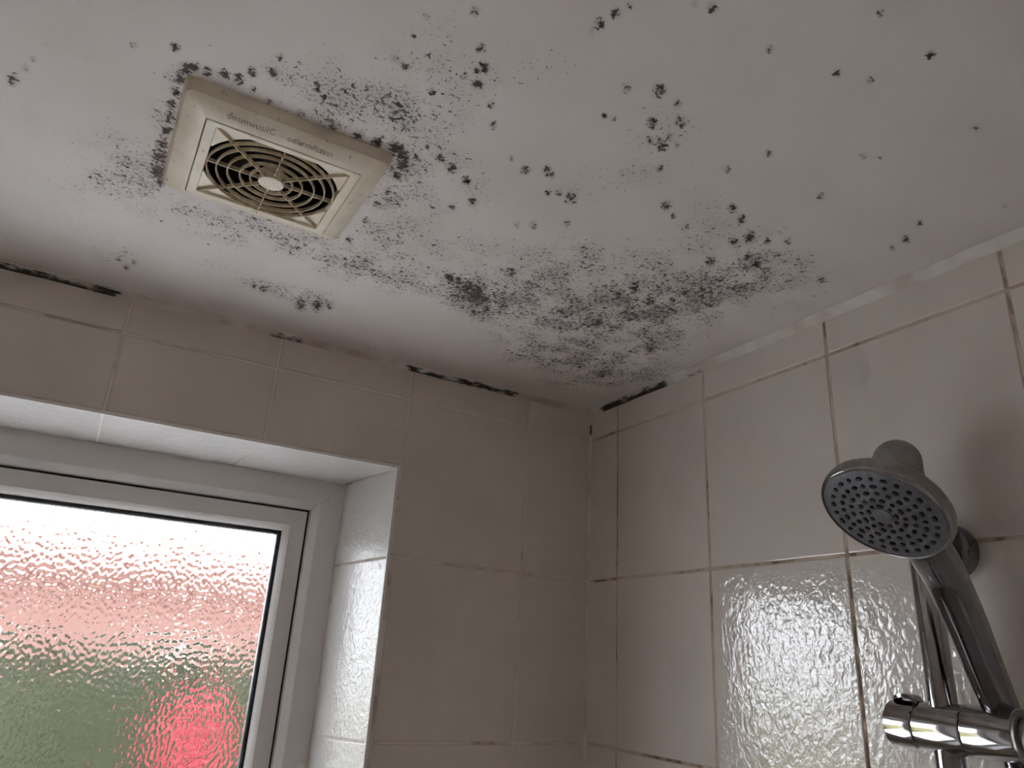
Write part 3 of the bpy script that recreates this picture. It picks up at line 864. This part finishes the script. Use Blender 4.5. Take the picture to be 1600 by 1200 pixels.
# corner webs between the outer hoop and the square opening
for sx_ in (1, -1):
    for sy_ in (1, -1):
        v = []
        arc = []
        for k in range(9):
            a = math.radians(22 + 46 * k / 8)
            arc.append((sx_ * 0.0640 * math.cos(a), sy_ * 0.0640 * sy * math.sin(a)))
        poly = [(sx_ * (gx - 0.0006), sy_ * arc[0][1] * sy_)] + arc + [(arc[-1][0], sy_ * (gy - 0.0006)), (sx_ * (gx - 0.0006), sy_ * (gy - 0.0006))]
        poly = [(max(-gx + 0.0006, min(gx - 0.0006, p[0])), max(-gy + 0.0006, min(gy - 0.0006, p[1]))) for p in poly]
        n = len(poly)
        v = [(p[0], p[1], PZ + 0.0030) for p in poly] + [(p[0], p[1], PZ + 0.0050) for p in poly]
        f = [tuple(range(n)), tuple(range(n, 2 * n))[::-1]] + [(k, (k + 1) % n, n + (k + 1) % n, n + k) for k in range(n)]
        obj('corner_web', me_from('corner_web', v, f), M['fan'], fan)
# spokes: four long diagonals, four short
for k in range(8):
    a = math.pi / 4 * k
    diag = k % 2 == 1
    dx, dy = math.cos(a), math.sin(a)
    if diag:
        L_ = 0.0600 * math.sqrt(2)
        dx, dy = (gx - 0.002) / L_ * (1 if dx > 0 else -1), (gy - 0.002) / L_ * (1 if dy > 0 else -1)
    else:
        L_ = 0.060
        dy *= sy
    d = Vector((dx, dy, 0))
    p = Vector((-dy, dx, 0)).normalized() * 0.00045
    a_, b_ = d * 0.011, d * L_
    z0_, z1_ = (PZ - 0.0003, PZ + 0.004) if diag else (PZ + 0.0010, PZ + 0.0050)
    v = []
    for q_ in (a_ - p, a_ + p, b_ - p, b_ + p):
        v += [(q_.x, q_.y, z0_), (q_.x, q_.y, z1_)]
    obj('grille_spoke', me_from('grille_spoke', v, BOXF), M['grille'], fan)
v, f = lathe([(0.0118, PZ + 0.012), (0.0124, PZ + 0.0002), (0.0116, PZ - 0.0008), (0.0080, PZ - 0.0004), (0.0040, PZ - 0.0006)], 32)
v = [(x, y * sy, z) for x, y, z in v]
obj('hub', auto_smooth(me_from('hub', v, f), 40), M['fan'], fan)
# impeller behind the grille
imp = bpy.data.objects.new('impeller', None); COL.objects.link(imp); imp.parent = fan
v, f = lathe([(0.016, 0.040), (0.018, 0.012), (0.012, 0.006)], 24)
obj('impeller_boss', auto_smooth(me_from('impeller_boss', v, f), 40), M['fan_in'], imp)
for k in range(6):
    a = 2 * math.pi * k / 6 + 0.3
    v, f = [], []
    for i in range(5):
        r = 0.014 + 0.042 * i / 4
        for (da, z) in ((-0.34, 0.010), (0.30, 0.026)):
            for th in (0, 0.0014):
                aa = a + da * (1 - 0.25 * i / 4)
                v.append((r * math.cos(aa), r * math.sin(aa) * sy, z + th))
    for i in range(4):
        b = i * 4
        f += [(b, b + 2, b + 6, b + 4), (b + 1, b + 5, b + 7, b + 3), (b, b + 4, b + 5, b + 1), (b + 2, b + 3, b + 7, b + 6)]
    f += [(0, 1, 3, 2), (16, 18, 19, 17)]
    obj('impeller_blade', me_from('impeller_blade', v, f), M['fan_in'], imp)

# raised lettering, worn almost away, on the sloping near border
def text_mesh(body, size, extrude):
    cu = bpy.data.curves.new('lettering', 'FONT')
    cu.body = body
    cu.size = size
    cu.extrude = extrude
    cu.align_x = 'CENTER'
    cu.align_y = 'CENTER'
    cu.resolution_u = 2
    to = bpy.data.objects.new('lettering_source', cu)
    COL.objects.link(to)
    bpy.context.view_layer.update()
    me_ = bpy.data.meshes.new_from_object(to.evaluated_get(bpy.context.evaluated_depsgraph_get()))
    bpy.data.objects.remove(to)
    bpy.data.curves.remove(cu)
    return me_
# slope frame: reading direction +x in the picture, letters' up towards the near wall (-y), face down
y_a, z_a, y_b, z_b = -0.0800, -0.0122, -0.0655, PZ + 0.0008
ex = Vector((1, 0, 0))
eu = Vector((0, y_a - y_b, z_a - z_b)).normalized()
en = ex.cross(eu).normalized()
def place_text(body, size, cx, frac, squeeze=1.0):
    me_ = text_mesh(body, size, 0.00025)
    mt = Matrix((ex * squeeze, eu, en)).transposed().to_4x4()
    mt.translation = Vector((cx, y_b + (y_a - y_b) * frac, z_b + (z_a - z_b) * frac))
    me_.transform(mt)
    return obj('lettering', me_, M['print'], fan)
place_text('dosmwusiIC', 0.0085, -0.035, 0.50, 1.0)
place_text('odfcrrnilzzaan', 0.0080, 0.018, 0.47, 0.95)
m2 = text_mesh('nns', 0.005, 0.0002)
mt = Matrix((ex, Vector((0, -1, 0)), Vector((0, 0, -1)))).transposed().to_4x4()
mt.translation = Vector((-0.003, 0.0599, PZ - 0.0001))
m2.transform(mt)
obj('lettering', m2, M['print'], fan)

# ------------------------------------------------------------------ shower rail
RXc, RYc = -0.050, -0.627
rail = empty('shower_rail', (RXc, RYc, H - 1.02), 'upright chrome shower riser rail with slider on the right tiled wall', 'shower rail')
RO = Vector(rail.location)
def rel(p):
    return Vector(p) - RO
v, f = lathe([(0.0118, 0.0), (0.0123, 0.0008), (0.0123, 0.78), (0.0118, 0.7808)], 40)
obj('rail_tube', auto_smooth(me_from('rail_tube', v, f), 40), M['chrome'], rail)
for top in (True, False):
    zc = -0.315 if top else -0.955
    br = bpy.data.objects.new('wall_bracket', None); COL.objects.link(br); br.parent = rail
    br.location = rel((RXc, RYc, H + zc))
    s = 1 if top else -1
    prof = [(0.0200, 0.004 * s), (0.0220, 0.008 * s), (0.0232, 0.02 * s), (0.0234, 0.085 * s)] + [(0.0234 * math.cos(math.radians(a)), (0.085 + 0.0234 * math.sin(math.radians(a))) * s) for a in (15, 30, 45, 60, 75, 88)]
    v, f = lathe(prof, 40)
    v = [(x - 0.009, y + 0.008, z) for x, y, z in v]
    obj('rail_cap', auto_smooth(me_from('rail_cap', v, f), 50), M['satin'], br)
    v, f = lathe([(0.012, 0.0), (0.012, 0.047)], 28, 'X')
    obj('bracket_arm', auto_smooth(me_from('bracket_arm', v, f), 40), M['satin'], br)
    v, f = lathe([(0.020, 0.034), (0.0265, 0.036), (0.0280, 0.039), (0.0280, 0.0502)], 40, 'X')
    obj('wall_flange', auto_smooth(me_from('wall_flange', v, f), 40), M['dark_chrome'], br)

# slider: horizontal barrel round the rail ------------------------------------------------
SZ = H - 0.4785
slider = bpy.data.objects.new('slider', None); COL.objects.link(slider); slider.parent = rail
slider.location = rel((RXc, RYc, SZ))
def barrel(name, ya, yb, r, mat, ra=None, rb=None):
    """ya > yb, metres along the wall relative to the rail."""
    c = 0.0008
    prof = [(max(r - 0.0025, 0.001) if ra is None else ra, ya), (r - c * 0.3, ya - c * 0.6), (r, ya - c * 1.6), (r, yb + c * 1.2), (r - c, yb) if rb is None else (rb, yb)]
    v, f = lathe(prof, 48, 'Y')
    return obj(name, auto_smooth(me_from(name, v, f), 35), mat, slider)
b1 = barrel('clamp_knob', 0.0490, 0.0215, 0.0213, M['chrome'], 0.0185)
barrel('slider_body', 0.0209, -0.0228, 0.0215, M['chrome'])
barrel('handset_holder', -0.0234, -0.0665, 0.0215, M['chrome'])
barrel('end_cap', -0.0667, -0.0700, 0.0208, M['satin'], 0.0205, 0.0170)
barrel('end_ring', -0.0701, -0.0760, 0.0170, M['satin'], 0.0165, 0.0150)
# thumb lever on the knob
v, f = [], []
sec = [(0.046, 0.0195, 0.0030), (0.042, 0.0250, 0.0075), (0.034, 0.0275, 0.0090), (0.026, 0.0262, 0.0085), (0.020, 0.0215, 0.0060)]
for (y, z, w) in sec:
    v += [(-w - 0.002, y, z - 0.0035), (w - 0.002, y, z - 0.0035), (w - 0.002, y, z), (-w - 0.002, y, z)]
for i in range(len(sec) - 1):
    for k in range(4):
        k2 = (k + 1) % 4
        f.append((4 * i + k, 4 * i + k2, 4 * i + 4 + k2, 4 * i + 4 + k))
f += [(0, 1, 2, 3), (16, 19, 18, 17)]
lv = me_from('thumb_lever', v, f)
obj('thumb_lever', auto_smooth(lv, 50), M['dark_chrome'], slider)

# ------------------------------------------------------------------ shower head
HN = Vector((-0.6135, 0.066, -0.787)).normalized()
HC = Vector((-0.2136, -0.7003, H - 0.3166))
AX = Vector((0.79, 0.09, -0.61))
AX = (AX - HN * AX.dot(HN)).normalized()       # from the face centre towards the handle
AY = HN.cross(AX).normalized()
head = empty('hand_shower', HC, 'round grey hand shower head with black nozzles and chrome handle in its slider', 'shower head')
rotm = Matrix((AX, AY, HN)).transposed().to_4x4()
head.matrix_world = Matrix.Translation(HC) @ rotm
def hl(p):
    """room point (z measured from the ceiling) -> head local"""
    d = Vector((p[0], p[1], H + p[2])) - HC
    return Vector((d.dot(AX), d.dot(AY), d.dot(HN)))
# back shell: shallow drum
v, f = lathe([(0.0496, 0.0005), (0.0506, -0.0015), (0.0508, -0.0060), (0.0495, -0.0110), (0.0450, -0.0165), (0.0350, -0.0215), (0.0200, -0.0250), (0.0010, -0.0262)], 64)
obj('back_shell', auto_smooth(me_from('back_shell', v, f), 50), M['satin'], head)
v, f = lathe([(0.0502, -0.0012), (0.0500, 0.0006), (0.0488, 0.0016), (0.0474, 0.0013), (0.0470, -0.0010)], 64, cap=False)
obj('chrome_rim', auto_smooth(me_from('chrome_rim', v, f), 50), M['chrome'], head)
v, f = lathe([(0.0472, 0.0000), (0.0466, 0.0010), (0.0400, 0.0017), (0.0250, 0.0023), (0.0100, 0.0026), (0.0005, 0.0027)], 64)
plate = obj('face_plate', auto_smooth(me_from('face_plate', v, f), 50), M['plate'], head)
v, f = lathe([(0.0080, 0.0020), (0.0078, 0.0032), (0.0066, 0.0035), (0.0005, 0.0036)], 32)
obj('centre_button', auto_smooth(me_from('centre_button', v, f), 50), M['plate'], head)
# nozzles
v, f = lathe([(0.00205, -0.0006), (0.00195, 0.0008), (0.00145, 0.0015), (0.0003, 0.0016)], 10)
noz = auto_smooth(me_from('nozzle', v, f), 50)
noz.materials.append(M['nozzle'])
for (r, n, off) in ((0.0108, 9, 0.1), (0.0172, 14, 0.0), (0.0245, 18, 0.15), (0.0318, 24, 0.05), (0.0395, 26, 0.0)):
    for k in range(n):
        a = 2 * math.pi * (k + off) / n
        zz = 0.0026 - 0.9 * (r * r) * 0.62
        o = obj('nozzle', noz, None, head, (r * math.cos(a), r * math.sin(a), zz))
        o.rotation_euler = (0, 0, a + 1.57)
        q_ = 1.0 + 0.28 * math.sin(k * 2.7 + r * 900.0)
        o.scale = (1.15 * q_, 0.95, 1.0)
# handle: chrome front, satin back, bowed
hp = [Vector((0.0300, 0, -0.0205)), Vector((0.0560, 0, -0.0185)), hl((-0.1230, -0.6870, -0.3560)), hl((-0.0958, -0.6834, -0.3912)), hl((-0.0755, -0.6805, -0.4225)), hl((-0.0555, -0.6776, -0.4520)), hl((-0.0435, -0.6760, -0.4700))]
path = smooth_path(hp, 7)
n = len(path)
rad = [float(np.interp(i / (n - 1), [0, 0.12, 0.25, 0.45, 1.0], [0.0100, 0.0150, 0.0160, 0.0152, 0.0124])) for i in range(n)]
v, f = sweep(path, rad, 28, 0.95, (0, 1, 0))
obj('handle', auto_smooth(me_from('handle', v, f), 50), M['dark_chrome'], head)
# back strip along the outer side of the handle
d0 = [Vector(p) for p in path]
bk = []
for i, p in enumerate(d0):
    tdir = (d0[min(i + 1, n - 1)] - d0[max(i - 1, 0)]).normalized()
    up = Vector((0, 1, 0)).cross(tdir).normalized()
    if up.z > 0:
        up = -up
    sidev = Vector((0, -1.0, 0))
    bk.append(p + (up * 0.75 + sidev * -0.55) * rad[i] * 0.66)
v, f = sweep(bk, [r * 0.66 for r in rad], 24, 1.0, (0, 1, 0))
obj('handle_back', auto_smooth(me_from('handle_back', v, f), 50), M['satin'], head)
# cone at the foot of the handle, inside the holder
v, f = sweep([hl((-0.0500, -0.6770, -0.4580)), hl((-0.0440, -0.6762, -0.4700)), hl((-0.034, -0.6750, -0.502))], [0.0128, 0.0120, 0.0095], 24)
obj('handle_cone', auto_smooth(me_from('handle_cone', v, f), 50), M['dark_chrome'], head)

# ------------------------------------------------------------------ hose below the holder
hose = empty('shower_hose', (-0.033, -0.6750, H - 0.503), 'ribbed chrome shower hose hanging below the slider', 'hose')
hz = Vector(hose.location)
pts = smooth_path([(0, 0, 0), (0.006, -0.004, -0.06), (0.004, -0.012, -0.25), (0.0, -0.02, -0.55), (0.004, -0.06, -0.85), (0.008, -0.16, -0.98), (0.008, -0.27, -0.85)], 60)
rad = [0.0066 + 0.0011 * math.cos(i * math.pi) for i in range(len(pts))]
v, f = sweep(pts, rad, 14, 1.0, (1, 0, 0))
obj('hose_tube', auto_smooth(me_from('hose_tube', v, f), 60), M['chrome'], hose)
v, f = lathe([(0.0085, -0.030), (0.0095, -0.028), (0.0100, 0.0), (0.0090, 0.006)], 24)
obj('hose_nut', auto_smooth(me_from('hose_nut', v, f), 40), M['chrome'], hose)

# ------------------------------------------------------------------ outside, seen only through the obscured glass
GZ = -0.35
structure(obj('bounce_slab', MB().box(-6, 6, 0.28, 3.9, GZ, GZ + 0.02).mesh('bounce_slab'), M['bounce_slab']))  # unseen pale paving, added to bounce sky light up to the ceiling
structure(obj('ground', MB().box(-40, 40, 0.28, 60, GZ - 0.3, GZ).mesh('ground'), M['lawn']))

def leafy(name, parent, cx, cy, cz, sx, sy_, sz, n, size, mat, seed, boxy=False):
    """A crown of many small leaf cards, one mesh."""
    rng = np.random.default_rng(seed)
    if boxy:
        P = rng.uniform(-1, 1, (n, 3))
        ax = rng.integers(0, 3, n)
        P[np.arange(n), ax] = np.sign(P[np.arange(n), ax]) * rng.uniform(0.86, 1.03, n)
    else:
        P = rng.normal(size=(n, 3))
        P /= np.linalg.norm(P, axis=1)[:, None]
        P *= rng.uniform(0.55, 1.0, n)[:, None] ** 0.5
        P *= (1 + 0.12 * np.sin(P[:, :1] * 7 + 1) + 0.12 * np.cos(P[:, 1:2] * 6 + P[:, 2:3] * 5))
    c = P * np.array([sx, sy_, sz]) + np.array([cx, cy, cz])
    a = rng.normal(size=(n, 3)); a /= np.linalg.norm(a, axis=1)[:, None]
    b = np.cross(a, rng.normal(size=(n, 3))); b /= np.linalg.norm(b, axis=1)[:, None]
    s = size * rng.uniform(0.7, 1.3, (n, 1))
    V = np.stack([c - a * s, c + b * s * 0.5, c + a * s, c - b * s * 0.5], 1).reshape(-1, 3)
    F = np.arange(4 * n).reshape(-1, 4)
    me_ = bpy.data.meshes.new(name)
    me_.from_pydata(V.tolist(), [], F.tolist())
    o = obj(name, me_, mat, parent)
    o['kind'] = 'stuff'
    return o

hedge = empty('garden_hedge', (-0.5, 4.6, GZ), 'clipped green garden hedge blurred behind the obscured window glass', 'hedge')
hv, hf = loft([rrect(3.3, 0.42, 0.2, 0.0, 4), rrect(3.35, 0.45, 0.2, 0.9, 4), rrect(3.3, 0.42, 0.2, 2.0, 4), rrect(3.15, 0.30, 0.2, 2.12, 4)], close_last=True)
obj('hedge_body', me_from('hedge_body', hv, hf), M['leaf'], hedge)
leafy('foliage', hedge, 0, 0, 1.08, 3.4, 0.5, 1.12, 9000, 0.06, M['leaf'], 3, True)

bush = empty('red_shrub', (-0.05, 3.2, GZ), 'red flowering shrub blurred low in the obscured window glass', 'shrub')
for k in range(4):
    a = k * 1.6
    v, f = sweep([(0.03 * math.cos(a), 0.03 * math.sin(a), 0), (0.10 * math.cos(a), 0.10 * math.sin(a), 0.6), (0.12 * math.cos(a), 0.12 * math.sin(a), 1.65)], [0.02, 0.014, 0.008], 8)
    obj('stem', me_from('stem', v, f), M['bark'], bush)
leafy('blossom', bush, 0, 0, 1.84, 0.15, 0.15, 0.22, 700, 0.05, M['red'], 5)
leafy('foliage', bush, 0, 0, 1.0, 0.34, 0.34, 0.6, 1200, 0.05, M['leaf'], 6)

house = empty('brick_house', (-1.2, 14.5, GZ), 'pink brick house with gabled roof blurred behind the obscured window glass', 'house')
W_, D_, E_, R_ = 5.2, 3.6, 3.5, 4.5
v = [(-W_, 0, 0), (W_, 0, 0), (W_, 2 * D_, 0), (-W_, 2 * D_, 0), (-W_, 0, E_), (W_, 0, E_), (W_, 2 * D_, E_), (-W_, 2 * D_, E_), (-W_ + 0.0, D_, R_), (W_ - 0.0, D_, R_)]
f = [(0, 1, 5, 4), (2, 3, 7, 6), (1, 2, 6, 9, 5), (3, 0, 4, 8, 7)]
obj('walls', me_from('walls', v, f), M['brick'], house)
o_ = 0.3
v = [(-W_ - o_, -o_, E_ - 0.15), (W_ + o_, -o_, E_ - 0.15), (W_ - 0.9, D_, R_), (-W_ + 0.9, D_, R_), (-W_ - o_, 2 * D_ + o_, E_ - 0.15), (W_ + o_, 2 * D_ + o_, E_ - 0.15)]
v += [(x, y, z + 0.15) for x, y, z in v]
f = [(0, 1, 2, 3), (5, 4, 3, 2), (6, 9, 8, 7), (11, 8, 9, 10), (0, 6, 7, 1), (4, 5, 11, 10), (1, 7, 8, 2), (0, 3, 9, 6), (2, 8, 11, 5), (3, 4, 10, 9)]
obj('roof', me_from('roof', v, f), M['roof'], house)
for x in (-3.4, -0.9, 2.6):
    wo = obj('house_window', MB().box(x - 0.6, x + 0.6, -0.06, 0.05, 1.0, 2.3).mesh('house_window'), M['hwhite'], house)
    for s in (-1, 1):
        obj('house_pane', MB().box(x + s * 0.29 - 0.24, x + s * 0.29 + 0.24, -0.075, -0.055, 1.1, 2.2).mesh('house_pane'), M['hpane'], wo)
do = obj('house_door', MB().box(0.6, 1.5, -0.06, 0.05, 0.0, 2.05).mesh('house_door'), M['hwhite'], house)
